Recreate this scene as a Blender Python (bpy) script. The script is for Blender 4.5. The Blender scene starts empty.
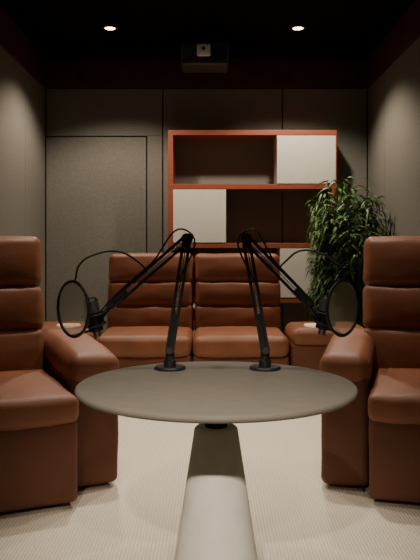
import bpy, bmesh, math, random
from mathutils import Vector, Matrix, noise
random.seed(7)
S=bpy.context.scene
F=711.0; H=1.10; HY=248.0
def P(px,py,D): return Vector(((px-210)*D/F, D, H-(py-HY)*D/F))
YB=6.7; XL=-1.574; XR=1.508; ZC=2.87; YF=-1.6

# ---------------- materials
def mat(name,col,rough=.6,metal=0,noise_s=None,var=.15,bump=0,bump_s=80,spec=.5,alpha=None):
    m=bpy.data.materials.new(name); m.use_nodes=True
    nt=m.node_tree; b=nt.nodes['Principled BSDF']
    b.inputs['Base Color'].default_value=(*col,1); b.inputs['Roughness'].default_value=rough
    b.inputs['Metallic'].default_value=metal
    b.inputs['Specular IOR Level'].default_value=spec
    tc=nt.nodes.new('ShaderNodeTexCoord')
    if noise_s:
        n=nt.nodes.new('ShaderNodeTexNoise'); n.inputs['Scale'].default_value=noise_s; n.inputs['Detail'].default_value=5
        nt.links.new(tc.outputs['Object'],n.inputs['Vector'])
        r=nt.nodes.new('ShaderNodeValToRGB')
        r.color_ramp.elements[0].position=.3; r.color_ramp.elements[1].position=.7
        r.color_ramp.elements[0].color=(*[c*(1-var) for c in col],1)
        r.color_ramp.elements[1].color=(*[min(1,c*(1+var)) for c in col],1)
        nt.links.new(n.outputs['Fac'],r.inputs['Fac']); nt.links.new(r.outputs['Color'],b.inputs['Base Color'])
    if bump:
        n2=nt.nodes.new('ShaderNodeTexNoise'); n2.inputs['Scale'].default_value=bump_s; n2.inputs['Detail'].default_value=4
        nt.links.new(tc.outputs['Object'],n2.inputs['Vector'])
        bp=nt.nodes.new('ShaderNodeBump'); bp.inputs['Strength'].default_value=bump; bp.inputs['Distance'].default_value=.005
        nt.links.new(n2.outputs['Fac'],bp.inputs['Height']); nt.links.new(bp.outputs['Normal'],b.inputs['Normal'])
    if alpha is not None: b.inputs['Alpha'].default_value=alpha
    return m
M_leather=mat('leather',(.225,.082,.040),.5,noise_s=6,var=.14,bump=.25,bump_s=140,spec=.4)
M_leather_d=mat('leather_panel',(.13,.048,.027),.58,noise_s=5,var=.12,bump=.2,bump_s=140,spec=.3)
M_fabric=mat('wall_fabric',(.172,.160,.136),.95,noise_s=130,var=.28,bump=.6,bump_s=200,spec=.1)
M_gap=mat('panel_gap',(.008,.0075,.007),.9)
M_ceil=mat('ceiling_black',(.005,.0048,.0048),.9,noise_s=30,var=.2,spec=.05)
M_trim=mat('trim_mahogany',(.060,.020,.016),.6,noise_s=12,var=.25,spec=.3)
M_black=mat('black_metal',(.018,.018,.018),.42,noise_s=40,var=.1)
M_blackp=mat('black_plastic',(.04,.04,.041),.45,noise_s=40,var=.1,spec=.5)
M_steel=mat('steel',(.35,.34,.33),.35,1,noise_s=40,var=.1)
M_grill=mat('mic_grill',(.22,.22,.21),.4,.7,noise_s=300,var=.6,bump=.6,bump_s=500)
M_mesh=mat('pop_mesh',(.62,.57,.38),.7,noise_s=400,var=.15,alpha=.5)  # olive mesh, with the warm orange reflection put into its colour
M_conc=mat('concrete',(.88,.85,.79),.85,noise_s=14,var=.06,bump=.3,bump_s=60)
M_top=mat('table_top',(.262,.240,.205),.6,noise_s=25,var=.05,bump=.05,bump_s=200,spec=.3)
M_white=mat('white_laminate',(.56,.525,.46),.6,noise_s=8,var=.03)
M_pot=mat('pot_ceramic',(.06,.055,.05),.6,noise_s=10,var=.2)
M_soil=mat('soil',(.03,.02,.013),.95,noise_s=60,var=.5,bump=.8,bump_s=60)
M_stem=mat('stem',(.09,.10,.035),.7,noise_s=30,var=.3)
M_leaf=mat('leaf',(.07,.15,.033),.45,noise_s=5,var=.55)
M_whitep=mat('white_plastic',(.7,.7,.68),.4,noise_s=8,var=.03)
M_lens=mat('lens_glass',(.02,.02,.03),.08)
def wood():
    m=bpy.data.materials.new('cherry_wood'); m.use_nodes=True; nt=m.node_tree; b=nt.nodes['Principled BSDF']
    tc=nt.nodes.new('ShaderNodeTexCoord'); mp=nt.nodes.new('ShaderNodeMapping'); mp.inputs['Scale'].default_value=(2,14,14)
    n=nt.nodes.new('ShaderNodeTexNoise'); n.inputs['Scale'].default_value=5; n.inputs['Detail'].default_value=6
    r=nt.nodes.new('ShaderNodeValToRGB'); r.color_ramp.elements[0].color=(.16,.038,.016,1); r.color_ramp.elements[1].color=(.29,.075,.031,1)
    nt.links.new(tc.outputs['Object'],mp.inputs[0]); nt.links.new(mp.outputs[0],n.inputs['Vector']); nt.links.new(n.outputs['Fac'],r.inputs[0]); nt.links.new(r.outputs[0],b.inputs['Base Color'])
    b.inputs['Roughness'].default_value=.5; return m
M_wood=wood()
def carpet():
    m=bpy.data.materials.new('ribbed_carpet'); m.use_nodes=True; nt=m.node_tree; b=nt.nodes['Principled BSDF']
    tc=nt.nodes.new('ShaderNodeTexCoord')
    w=nt.nodes.new('ShaderNodeTexWave'); w.wave_type='BANDS'; w.bands_direction='X'; w.inputs['Scale'].default_value=24; w.inputs['Distortion'].default_value=2.4; w.inputs['Detail'].default_value=2; w.inputs['Detail Scale'].default_value=2
    nt.links.new(tc.outputs['Object'],w.inputs['Vector'])
    n=nt.nodes.new('ShaderNodeTexNoise'); n.inputs['Scale'].default_value=120; n.inputs['Detail'].default_value=4
    nt.links.new(tc.outputs['Object'],n.inputs['Vector'])
    mx=nt.nodes.new('ShaderNodeMath'); mx.operation='MULTIPLY_ADD'; mx.inputs[1].default_value=.8
    nt.links.new(n.outputs['Fac'],mx.inputs[0]); nt.links.new(w.outputs['Fac'],mx.inputs[2])
    r=nt.nodes.new('ShaderNodeValToRGB'); r.color_ramp.elements[0].position=.1; r.color_ramp.elements[1].position=1.0
    r.color_ramp.elements[0].color=(.53,.475,.385,1); r.color_ramp.elements[1].color=(.76,.695,.58,1)
    nt.links.new(mx.outputs[0],r.inputs[0]); nt.links.new(r.outputs[0],b.inputs['Base Color'])
    bp=nt.nodes.new('ShaderNodeBump'); bp.inputs['Strength'].default_value=.35; bp.inputs['Distance'].default_value=.005
    nt.links.new(mx.outputs[0],bp.inputs['Height']); nt.links.new(bp.outputs[0],b.inputs['Normal'])
    b.inputs['Roughness'].default_value=.95; b.inputs['Specular IOR Level'].default_value=.1
    return m
M_carpet=carpet()
def emis(name,col,st):
    m=bpy.data.materials.new(name); m.use_nodes=True; b=m.node_tree.nodes['Principled BSDF']
    b.inputs['Base Color'].default_value=(*col,1); b.inputs['Emission Color'].default_value=(*col,1); b.inputs['Emission Strength'].default_value=st; return m
M_lamp=emis('lamp_glow',(1,.80,.58),9)
M_cup=emis('lit_cup_tray',(.9,.68,.45),.35)

# ---------------- helpers
def empty(name,loc=(0,0,0),rz=0):
    e=bpy.data.objects.new(name,None); e.location=loc; e.rotation_euler=(0,0,rz); e.empty_display_size=.1
    S.collection.objects.link(e); return e
def mk(name,bm,m,parent=None,smooth=True):
    me=bpy.data.meshes.new(name); bmesh.ops.recalc_face_normals(bm,faces=bm.faces[:]); bm.to_mesh(me); bm.free()
    if smooth:
        for p in me.polygons: p.use_smooth=True
    o=bpy.data.objects.new(name,me)
    for x in (m if isinstance(m,list) else [m]): me.materials.append(x)
    S.collection.objects.link(o)
    if parent: o.parent=parent
    return o
def box(name,lo,hi,m,parent=None,bev=0,rot=None):
    lo=Vector(lo);hi=Vector(hi);c=(lo+hi)/2;d=hi-lo
    bm=bmesh.new(); bmesh.ops.create_cube(bm,size=1); bmesh.ops.scale(bm,vec=d,verts=bm.verts[:])
    if bev: bmesh.ops.bevel(bm,geom=bm.edges[:],offset=bev,segments=3,profile=.5,affect='EDGES')
    o=mk(name,bm,m,parent,False); o.location=c
    if rot: o.rotation_euler=rot
    return o
def cushion(name,lo,hi,m,parent=None,r=.05,bulge=(0,0,.02),rot=None,mid=10,seg=5,wr=.003,taper=0):
    lo=Vector(lo);hi=Vector(hi);c=(lo+hi)/2;h=(hi-lo)/2
    r=min(r,min(h)*.98)
    def coords(k):
        inner=h[k]-r; a=[]
        for i in range(seg): a.append(-(inner+r*(math.tan(math.pi/4*(1-i/seg)))))
        a+=[ -inner+2*inner*i/mid for i in range(mid+1)]
        for i in range(1,seg+1): a.append(inner+r*(math.tan(math.pi/4*(i/seg))))
        return a
    C=[coords(k) for k in range(3)]; bm=bmesh.new(); vs={}
    def gv(i,j,k):
        key=(i,j,k)
        if key not in vs:
            q=Vector((C[0][i],C[1][j],C[2][k]))
            cc=Vector([max(-(h[a]-r),min(h[a]-r,q[a])) for a in range(3)])
            d=q-cc
            p=cc+(d.normalized()*r if d.length>1e-9 else d)
            u=[p[a]/h[a] for a in range(3)]
            o=p.copy()
            for a in range(3):
                b,e=(a+1)%3,(a+2)%3
                o[a]+=u[a]*bulge[a]*max(0,1-u[b]**2)**.6*max(0,1-u[e]**2)**.6
            if wr:
                nn=noise.noise_vector((p+c*3)*7)*wr+noise.noise_vector((p+c*5)*18)*wr*.4
                o+=nn
            if taper: o.x*=1-taper*(u[2]+1)/2
            vs[key]=bm.verts.new(o)
        return vs[key]
    N=[len(x)-1 for x in C]
    for (a,b,e) in ((0,1,2),(1,2,0),(2,0,1)):
        for s in (0,N[e]):
            for i in range(N[a]):
                for j in range(N[b]):
                    f=[]
                    for (di,dj) in ((0,0),(1,0),(1,1),(0,1)):
                        t=[0,0,0];t[a]=i+di;t[b]=j+dj;t[e]=s; f.append(gv(*t))
                    bm.faces.new(f)
    o=mk(name,bm,m,parent); o.location=c
    if rot: o.rotation_euler=rot
    return o
def lathe(name,prof,m,parent=None,loc=(0,0,0),seg=64,smooth=True,rot=None):
    bm=bmesh.new(); rings=[]
    for (r,z) in prof:
        if r<1e-6: rings.append([bm.verts.new((0,0,z))])
        else: rings.append([bm.verts.new((r*math.cos(2*math.pi*i/seg),r*math.sin(2*math.pi*i/seg),z)) for i in range(seg)])
    for a,b in zip(rings,rings[1:]):
        for i in range(seg):
            j=(i+1)%seg
            if len(a)==1 and len(b)==1: continue
            if len(a)==1: bm.faces.new((a[0],b[i],b[j]))
            elif len(b)==1: bm.faces.new((a[i],a[j],b[0]))
            else: bm.faces.new((a[i],a[j],b[j],b[i]))
    o=mk(name,bm,m,parent,smooth); o.location=loc
    if rot: o.rotation_euler=rot
    if smooth:
        md=o.modifiers.new('es','EDGE_SPLIT'); md.split_angle=math.radians(40)
    return o
def cyl(name,p1,p2,r,m,parent=None,r2=None,seg=24):
    p1=Vector(p1);p2=Vector(p2);d=p2-p1;L=d.length
    r2=r if r2 is None else r2
    o=lathe(name,[(0,0),(r,0),(r2,L),(0,L)],m,parent,p1,seg)
    o.rotation_mode='QUATERNION'; o.rotation_quaternion=d.to_track_quat('Z','Y'); return o
def tube(name,pts,r,m,parent=None):
    cu=bpy.data.curves.new(name,'CURVE'); cu.dimensions='3D'; cu.bevel_depth=r; cu.bevel_resolution=4; cu.resolution_u=10; cu.use_fill_caps=True
    sp=cu.splines.new('BEZIER'); sp.bezier_points.add(len(pts)-1)
    for b,p in zip(sp.bezier_points,pts): b.co=p; b.handle_left_type=b.handle_right_type='AUTO'
    cu.materials.append(m)
    o=bpy.data.objects.new(name,cu); S.collection.objects.link(o)
    if parent:o.parent=parent
    return o

# ---------------- room
floor=box('floor',(XL-.1,YF-.1,-.1),(XR+.1,YB+.1,0),M_carpet)
box('ceiling',(XL-.1,YF-.1,ZC),(XR+.1,YB+.1,ZC+.1),M_ceil)
ZP=2.60
wb=empty('wall_back'); box('wall_core',(XL-.1,YB,0),(XR+.1,YB+.1,ZC),M_gap,wb)
mp=YB/F
def bx(px): return (px-210)*mp
g=.005
T=.03
def bpanel(n,x0,x1,z0,z1,parent=wb): box(n,(x0+g,YB-T,z0+g),(x1-g,YB-.0005,z1-g),M_fabric,parent,bev=.006)
zd=H+(HY-137)*mp
bpanel('panel_1',XL+T,bx(163),zd,ZP)
bpanel('panel_2',bx(147),bx(163),.0,zd+2*g)
bpanel('panel_3',bx(163),bx(282),.0,ZP)
bpanel('panel_4',bx(282),XR-T,.0,ZP)
d=empty('door_1')
box('door_leaf',(XL+T+g,YB-T+.002,.006),(bx(147)-g,YB-.0005,zd-g),M_fabric,d,bev=.006)
for side,X,s in (('left',XL,1),('right',XR,-1)):
    w=empty('wall_'+side)
    a,b=(X-.1,X) if s==1 else (X,X+.1)
    box('wall_core',(a,YF,0),(b,YB,ZC),M_gap,w)
    seams=[YB]; y=5.95 if s==1 else 6.02
    while y>YF: seams.append(y); y-=1.25
    seams.append(YF)
    for i in range(len(seams)-1):
        x0,x1=(X+.0005,X+T) if s==1 else (X-T,X-.0005)
        y1=seams[i]-(0 if i else T)
        box('panel_%d'%i,(x0,seams[i+1]+g,g),(x1,y1-g,ZP-g),M_fabric,w,bev=.006)
box('wall_front',(XL-.1,YF-.1,0),(XR+.1,YF,ZC),M_fabric)
box('trim_1',(XL+.045,YB-.05,ZP),(XR-.045,YB-.0005,ZC),M_trim,None,bev=.003)
box('trim_2',(XL+.0005,YF,ZP),(XL+.045,YB-.0005,ZC),M_trim,None,bev=.003)
box('trim_3',(XR-.045,YF,ZP),(XR-.0005,YB-.0005,ZC),M_trim,None,bev=.003)

# downlights, plus unseen fill spots added for the pedestal cone
def downlight_or_fill(x,y,power,ang=100,blend=.9,name='ceiling_downlight_or_fill',size=.05,aim=None):
    e=empty(name,(x,y,ZC))
    lathe('trim_ring',[(.040,-.001),(.046,-.006),(.062,-.006),(.068,-.001),(.068,0)],M_trim,e,seg=40)
    lathe('lamp_lens',[(0,-.004),(.041,-.004),(.041,-.001),(0,-.001)],M_lamp,e,seg=40)
    l=bpy.data.lights.new('spot','SPOT'); l.energy=power; l.color=(1,.86,.69); l.spot_size=math.radians(ang); l.spot_blend=blend; l.shadow_soft_size=size
    o=bpy.data.objects.new('spot_bulb',l); o.location=(0,0,-.03); S.collection.objects.link(o); o.parent=e
    if aim:
        dv=Vector(aim)-Vector((x,y,ZC-.03)); o.rotation_euler=dv.to_track_quat('-Z','Y').to_euler()
zc=ZC-H
yd=F*zc/(HY-28)
downlight_or_fill((110-210)*yd/F,yd,140,124,.5)
downlight_or_fill((298-210)*yd/F,yd,140,124,.5)
downlight_or_fill(-.5,3.9,130,80)
downlight_or_fill(.5,3.9,130,80)
downlight_or_fill(-.5,2.2,30,85)
downlight_or_fill(.5,2.2,30,85)
downlight_or_fill(-.45,-1.3,480,24,.9,aim=(-.02,2.15,.15))  # added fill spot behind the camera, aimed to brighten the pedestal cone
downlight_or_fill(.45,-1.3,220,24,.9,aim=(.05,2.15,.15))  # weaker added fill for the cone's other side, also out of view

# projector
pc=P(205,55,5.95); pr=empty('ceiling_projector',pc)
box('body',(-.195,-.16,-.12),(.195,.14,.07),M_blackp,pr,bev=.02)
box('mount_plate',(-.09,-.09,ZC-pc.z-.012),(.09,.09,ZC-pc.z),M_black,pr)
cyl('mount_pole',(0,0,.05),(0,0,ZC-pc.z-.01),.03,M_black,pr)
for s in(-1,1): box('bracket',(s*.12-.01,-.1,.065),(s*.12+.01,.1,.09),M_black,pr)
box('bracket_bar',(-.13,-.03,.08),(.13,.03,.095),M_black,pr)
box('lens_housing',(-.065,-.185,-.055),(.045,-.15,.05),M_whitep,pr,bev=.015)
cyl('lens_barrel',(-.01,-.18,.0),(-.01,-.20,.0),.036,M_whitep,pr)
cyl('lens_glass',(-.01,-.195,.0),(-.01,-.203,.0),.014,M_lens,pr)
for i in range(6): box('vent_%d'%i,(.07,-.163,-.07+i*.018),(.15,-.158,-.064+i*.018),M_black,pr)

# ---------------- shelf
sh=empty('display_shelf',(0,0,0))
ys0,ys1=6.36,YB-T-.004; ms=ys0/F
sx=lambda p:(p-210)*ms
sz=lambda q:H-(q-HY)*ms
x0,x1=sx(168),sx(337)
t=.046
zt=sz(130); z1=sz(184); z2=sz(243); z3=sz(298)
for n,z in (('board_top',zt),('board_upper',z1),('board_middle',z2),('board_lower',z3)):
    box(n,(x0,ys0,z-t),(x1,ys1,z),M_wood,sh,bev=.003)
box('post_left',(x0,ys0+.001,0.02),(x0+t,ys1,zt-.01),M_wood,sh,bev=.003)
box('post_right',(x1-t,ys0+.001,0.02),(x1,ys1,zt-.01),M_wood,sh,bev=.003)
box('plinth',(x0,ys0+.02,0),(x1,ys1,.08),M_wood,sh)
def door(n,a,b,zb,ztp):
    box(n,(a,ys0-.004,zb+.004),(b,ys0+.014,ztp-.004),M_white,sh,bev=.002)
door('cabinet_door_1',sx(277),x1-.012,z1,zt-t)
door('cabinet_door_2',x0+t,sx(226),z2,z1-t)
door('cabinet_door_3',sx(280),x1-.012,z3,z2-t)
door('cabinet_door_4',x0+t,sx(226),.08,z3-t)
for n,p,a,b in (('divider_1',278,z1,zt-t),('divider_2',224,z2,z1-t),('divider_3',281,z3,z2-t),('divider_4',224,.08,z3-t)):
    box(n,(sx(p)-.01,ys0+.015,a),(sx(p)+.01,ys1,b),M_white,sh)

# ---------------- seating
def backrest(prefix,cx,w,y,e,ztop=1.14):
    tilt=-math.radians(9)
    z0=.42; hs=[.27,.24,.27]; tot=sum(hs); k=(ztop-z0)/tot; z=z0
    for i,hh in enumerate(hs):
        hh*=k; zc_=z+hh/2; off=(zc_-z0)*math.tan(-tilt)
        ov=.014
        cushion('%s_back_%d'%(prefix,i),(cx-w/2,y+off-.10,z-ov),(cx+w/2,y+off+.09,z+hh+ov),M_leather,e,r=.045,bulge=(.004,.026,.004),rot=(tilt,0,0),wr=.006)
        z+=hh
    off=(ztop-.1-z0)*math.tan(-tilt)
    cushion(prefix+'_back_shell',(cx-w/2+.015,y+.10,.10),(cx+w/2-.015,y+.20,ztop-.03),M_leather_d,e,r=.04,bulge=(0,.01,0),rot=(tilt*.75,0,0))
def armchair(name,loc,rz,m,sw=.27,ia=.225,oa=.12,bw=.60,fo=.20):
    e=empty(name,loc,rz)
    def X(a,b): 
        a,b=a*m,b*m
        return (min(a,b),max(a,b))
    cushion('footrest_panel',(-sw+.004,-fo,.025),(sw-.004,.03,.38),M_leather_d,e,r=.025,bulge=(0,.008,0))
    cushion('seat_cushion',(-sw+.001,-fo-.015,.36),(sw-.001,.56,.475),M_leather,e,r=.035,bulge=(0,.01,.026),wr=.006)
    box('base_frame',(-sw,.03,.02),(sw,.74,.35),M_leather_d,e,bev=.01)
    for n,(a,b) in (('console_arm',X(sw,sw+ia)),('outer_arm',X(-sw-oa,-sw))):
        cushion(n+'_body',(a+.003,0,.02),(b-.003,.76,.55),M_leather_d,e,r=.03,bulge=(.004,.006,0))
        cushion(n+'_pad',(a-.004,-.012,.50),(b+.004,.74,.635),M_leather,e,r=.055,bulge=(.004,.006,.018),rot=(math.radians(3.5),0,0),wr=.004)
    backrest('seat',0,bw,.60,e)
    for i,(a,b) in enumerate(((-.2,.05),(.2,.05),(-.2,.65),(.2,.65))):
        cyl('foot_%d'%i,(a,b,0),(a,b,.03),.025,M_black,e)
    return e
def org(px,py,rz,m,ox):
    D=F*H/(py-HY); X=(px-210)*D/F
    ox=m*ox; c,s=math.cos(rz),math.sin(rz)
    return (X-ox*c, D-ox*s, 0)
rl=math.radians(24); armchair('recliner_armchair',org(120,487,rl,1,.50),rl,1,.265,.235,.06,.52,.19)
rr=math.radians(-15); armchair('recliner_armchair',org(320,489,rr,-1,.495),rr,-1,.275,.22,.085,.66,.16)

# sofa
so=empty('recliner_sofa',(-.127,5.0,0))
w=.69; aw=.56
for i,cx in enumerate((-w/2,w/2)):
    cushion('seat_%d'%i,(cx-w/2+.004,-.02,.33),(cx+w/2-.004,.62,.475),M_leather,so,r=.05,bulge=(0,.01,.025),wr=.005)
    cushion('footrest_%d'%i,(cx-w/2+.004,.0,.03),(cx+w/2-.004,.14,.345),M_leather_d,so,r=.025,bulge=(0,.008,0))
    backrest('seat_%d'%i,cx,w-.012,.68,so,1.035)
box('base_frame',(-w,.1,.02),(w,.82,.34),M_leather_d,so,bev=.01)
for i,(a,b) in enumerate(((-.6,.1),(.6,.1),(-.6,.75),(.6,.75))): cyl('foot_%d'%i,(a,b,0),(a,b,.03),.03,M_black,so)
for sgn in (-1,1):
    e=empty('armrest_console',(-.127+sgn*(w+.006+aw/2),5.0,0))
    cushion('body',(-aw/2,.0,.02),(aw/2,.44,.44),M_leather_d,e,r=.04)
    cushion('pad',(-aw/2,-.02,.41),(aw/2,.45,.535),M_leather,e,r=.06,bulge=(.003,.005,.012))
    cx=-sgn*(aw/2-.19)
    lathe('cup_tray',[(.055,.0),(.055,.010),(.082,.010),(.085,.004),(.085,-.02)],M_cup,e,(cx,.10,.543),48)
    lathe('cup_well',[(0,.003),(.056,.003),(.056,-.02)],M_cup,e,(cx,.10,.543),48)
    for i,(a,b) in enumerate(((-.2,.06),(.2,.06),(-.2,.38),(.2,.38))): cyl('foot_%d'%i,(a,b,0),(a,b,.03),.025,M_black,e)

# ---------------- table
tx,ty=.018,2.107
tb=empty('round_pedestal_table',(tx,ty,0))
lathe('table_top',[(0,.676),(.385,.676),(.404,.679),(.411,.685),(.412,.690),(.410,.696),(.404,.700),(0,.700)],M_top,tb,seg=128)
lathe('neck_plate',[(0,.667),(.10,.667),(.10,.676),(0,.676)],M_black,tb)
lathe('neck',[(.034,.56),(.034,.615),(.030,.62),(.030,.668)],M_black,tb)
lathe('pedestal_cone',[(0,.572),(.058,.572),(.064,.566),(.150,.006),(.148,0),(0,0)],M_conc,tb)

# ---------------- mic arms
def bars(name,p,q,sep,w,e,side):
    p=Vector(p);q=Vector(q);d=(q-p).normalized(); n=d.cross(Vector((0,1,0))).normalized()
    k=0
    for s in (-1,1):
        for yy in (-1,1):
            a=p+n*sep*s+Vector((0,.011*yy,0)); b=q+n*sep*s+Vector((0,.011*yy,0))
            c=(a+b)/2; L=(b-a).length
            bm=bmesh.new(); bmesh.ops.create_cube(bm,size=1); bmesh.ops.scale(bm,vec=(w,w*.6,L),verts=bm.verts[:])
            bmesh.ops.bevel(bm,geom=bm.edges[:],offset=w*.12,segments=2,affect='EDGES')
            o=mk('%s_rod_%d'%(name,k),bm,M_black,e,False); o.location=c; o.rotation_euler=(0,math.atan2(d.x,d.z),0); k+=1
    L=(q-p).length; turns=26
    cu=bpy.data.curves.new(name+'_spring','CURVE'); cu.dimensions='3D'; cu.bevel_depth=.0011; cu.bevel_resolution=2
    sp=cu.splines.new('POLY'); N=turns*10; sp.points.add(N)
    a=p+d*L*.10; 
    for i in range(N+1):
        tt=i/N; th=tt*turns*2*math.pi
        v=a+d*(L*.42*tt)+n*math.cos(th)*.0048+Vector((0,1,0))*math.sin(th)*.0048
        sp.points[i].co=(*v,1)
    cu.materials.append(M_steel); o=bpy.data.objects.new(name+'_spring',cu); S.collection.objects.link(o); o.parent=e
    cyl(name+'_spring_hook',p+d*L*.5,p+d*L*.88,.0018,M_steel,e)
def hinge(name,p,e,r=.014,dpt=.024):
    p=Vector(p)
    cyl(name,p-Vector((0,dpt,0)),p+Vector((0,dpt,0)),r,M_black,e)
    cyl(name+'_knob',p-Vector((0,dpt+.010,0)),p-Vector((0,dpt,0)),r*.7,M_blackp,e)
def micarm(pb,pj,pe,pm,pf,frot,s,goose,Db=2.35,Dm=2.30):
    B=P(*pb,Db); B.z=.70
    e=empty('microphone_boom_arm',B); inv=-B
    def L(v): return Vector(v)+inv
    lathe('base_plate',[(0,0),(.052,0),(.052,.006),(.048,.010),(0,.010)],M_black,e)
    lathe('base_socket',[(.020,.008),(.020,.03),(.015,.034),(.015,.055),(0,.055)],M_black,e)
    J=L(P(*pj,Db)); E=L(P(*pe,(Db+Dm)/2)); Mi=L(P(*pm,Dm)); A=Vector((0,0,.065))
    hinge('pivot_lower',A,e,.015)
    bars('lower_arm',A,J,.010,.009,e,s)
    dj=(J-A)
    cyl('lower_sleeve',A+dj*.03,A+dj*.32,.015,M_black,e,.013)
    hinge('pivot_top',J,e,.019)
    box('joint_plate',J+Vector((-.012,-.018,-.03)),J+Vector((.012,.018,.012)),M_black,e,bev=.003)
    bars('upper_arm',J,E,.011,.009,e,s)
    cyl('upper_sleeve',J+(E-J)*.80,J+(E-J)*1.0,.013,M_black,e)
    hinge('pivot_end',E,e,.015)
    cyl('end_link',E,Mi+Vector((-s*.02,0,-.02)),.008,M_black,e)
    tube('cable',[A+Vector((.012,.016,.0)),A+dj*.5+Vector((s*.012,.018,0)),J+Vector((0,.016,.028)),J+(E-J)*.5+Vector((0,.016,.022)),E+Vector((0,.016,.018)),Mi+Vector((0,.01,-.02))],.003,M_black,e)
    ax=Vector((s*.18,-.12,1)).normalized()
    m0=Mi-ax*.055; 
    cyl('mic_body',m0,Mi+ax*.005,.024,M_black,e)
    cyl('mic_grill',Mi+ax*.005,Mi+ax*.045,.0245,M_grill,e)
    cyl('mic_cap',Mi+ax*.045,Mi+ax*.052,.025,M_black,e,.018)
    cyl('mic_connector',m0-ax*.02,m0,.012,M_steel,e)
    for k,off in enumerate((-.035,-.002)):
        bpy.ops.mesh.primitive_torus_add(major_radius=.034,minor_radius=.0035,major_segments=40,minor_segments=10)
        o=bpy.context.object; o.name='shock_ring_%d'%k; o.data.materials.append(M_black)
        o.rotation_mode='QUATERNION'; o.rotation_quaternion=ax.to_track_quat('Z','Y'); o.location=Mi+ax*off; o.parent=e
        for p_ in o.data.polygons:p_.use_smooth=True
    for k in range(4):
        th=k*math.pi/2+.4; u=ax.orthogonal().normalized(); v=ax.cross(u); r_=u*math.cos(th)+v*math.sin(th)
        cyl('shock_post_%d'%k,Mi+r_*.034-ax*.037,Mi+r_*.034,.0028,M_black,e)
    C=L(P(*pf,Dm-.03)); nrm=Vector((math.sin(frot),-math.cos(frot),0))
    q=nrm.to_track_quat('Z','Y')
    bpy.ops.mesh.primitive_torus_add(major_radius=.088,minor_radius=.0050,major_segments=72,minor_segments=12)
    o=bpy.context.object; o.name='pop_filter_ring'; o.data.materials.append(M_black); o.rotation_mode='QUATERNION'; o.rotation_quaternion=q; o.location=C; o.parent=e
    for p_ in o.data.polygons:p_.use_smooth=True
    o=lathe('pop_filter_mesh',[(0,.0),(.087,.0)],M_mesh,e,C,64); o.rotation_mode='QUATERNION'; o.rotation_quaternion=q
    cyl('pop_filter_bracket',C+Vector((0,0,-.085)),Mi-ax*.05,.004,M_black,e)
    tube('gooseneck',[L(P(x,y,Dm-.03+k*.02)) for k,(x,y) in enumerate(goose)],.0032,M_black,e)
    return e
micarm((170,369),(187,239),(112,304),(93,314),(73,309),math.radians(-46),-1,[(75,281),(80,264),(97,254),(120,252),(138,262),(150,274)])
micarm((265,369),(246,239),(308,302),(326,312),(343,308),math.radians(46),1,[(347,280),(340,265),(322,254),(300,251),(285,262),(277,270)])

# ---------------- plant
pl=empty('potted_bamboo_plant',(1.14,5.88,0))
lathe('pot',[(0,0),(.12,0),(.125,.01),(.16,.30),(.168,.31),(.168,.33),(.150,.33),(.148,.29),(0,.29)],M_pot,pl)
lathe('soil',[(0,.305),(.148,.30)],M_soil,pl)
bm=bmesh.new()
def leaf(bm,p,dr,L,W):
    dr=dr.normalized(); up=Vector((random.uniform(-.4,.4),random.uniform(-.4,.4),1)); sd=dr.cross(up).normalized(); nn=sd.cross(dr).normalized()
    rows=[]; K=5; droop=random.uniform(.2,.8)*L
    for i in range(K+1):
        tt=i/K; wv=W*math.sin(math.pi*min(1,tt*.93+.05))**.8*(1-tt*.35) if i<K else 0
        c=p+dr*L*tt-Vector((0,0,1))*droop*tt*tt
        if i==K: rows.append([bm.verts.new(c)])
        else: rows.append([bm.verts.new(c-sd*wv+nn*wv*.35),bm.verts.new(c),bm.verts.new(c+sd*wv+nn*wv*.35)])
    for a,b in zip(rows,rows[1:]):
        if len(b)==3:
            bm.faces.new((a[0],a[1],b[1],b[0])); bm.faces.new((a[1],a[2],b[2],b[1]))
        else:
            bm.faces.new((a[0],a[1],b[0])); bm.faces.new((a[1],a[2],b[0]))
for i in range(44):
    th=i*2.399; rr_=.03+.09*random.random(); hgt=random.uniform(.35,1.15) if i%3 else random.uniform(1.02,1.34)
    lean=random.uniform(.10,.40)*(1.3-hgt*.35)
    a=Vector((rr_*math.cos(th),rr_*math.sin(th),.30))
    b=a+Vector((lean*math.cos(th),lean*math.sin(th)*.6,hgt))
    mid=(a+b)/2+Vector((0,0,.06))-Vector((lean*math.cos(th),lean*math.sin(th),0))*.1
    b.x=.27*math.tanh(b.x/.27)
    tube('stem_%d'%i,[a,mid,b],.0045,M_stem,pl)
    n=int(60*hgt)+22
    for k in range(n):
        tt=random.uniform(.15,1.0)**.8
        p=(1-tt)**2*a+2*tt*(1-tt)*mid+tt*tt*b
        ph=random.uniform(0,2*math.pi)
        br=Vector((math.cos(ph),math.sin(ph),random.uniform(-.1,.6)))
        off=random.uniform(.0,.15)
        leaf(bm,p+br*off,Vector((math.cos(ph+random.uniform(-.8,.8)),math.sin(ph+random.uniform(-.8,.8)),random.uniform(-.5,.5))),random.uniform(.09,.15),random.uniform(.011,.018))
for v in bm.verts:
    v.co.x=.334*math.tanh(v.co.x/.27) if v.co.x>0 else .40*math.tanh(v.co.x/.33)
    v.co.y=.36*math.tanh(v.co.y/.36)
mk('leaves',bm,M_leaf,pl)

# ---------------- world + camera
wd=bpy.data.worlds.new('World'); S.world=wd; wd.use_nodes=True
wd.node_tree.nodes['Background'].inputs[0].default_value=(.5,.45,.4,1); wd.node_tree.nodes['Background'].inputs[1].default_value=.05
cam=bpy.data.cameras.new('camera'); co=bpy.data.objects.new('camera',cam); S.collection.objects.link(co)
co.location=(0,0,H); co.rotation_euler=(math.radians(90),0,0)
cam.sensor_width=36; cam.lens=F/560*36; cam.shift_y=(HY-280)/560; cam.clip_start=.05
S.camera=co
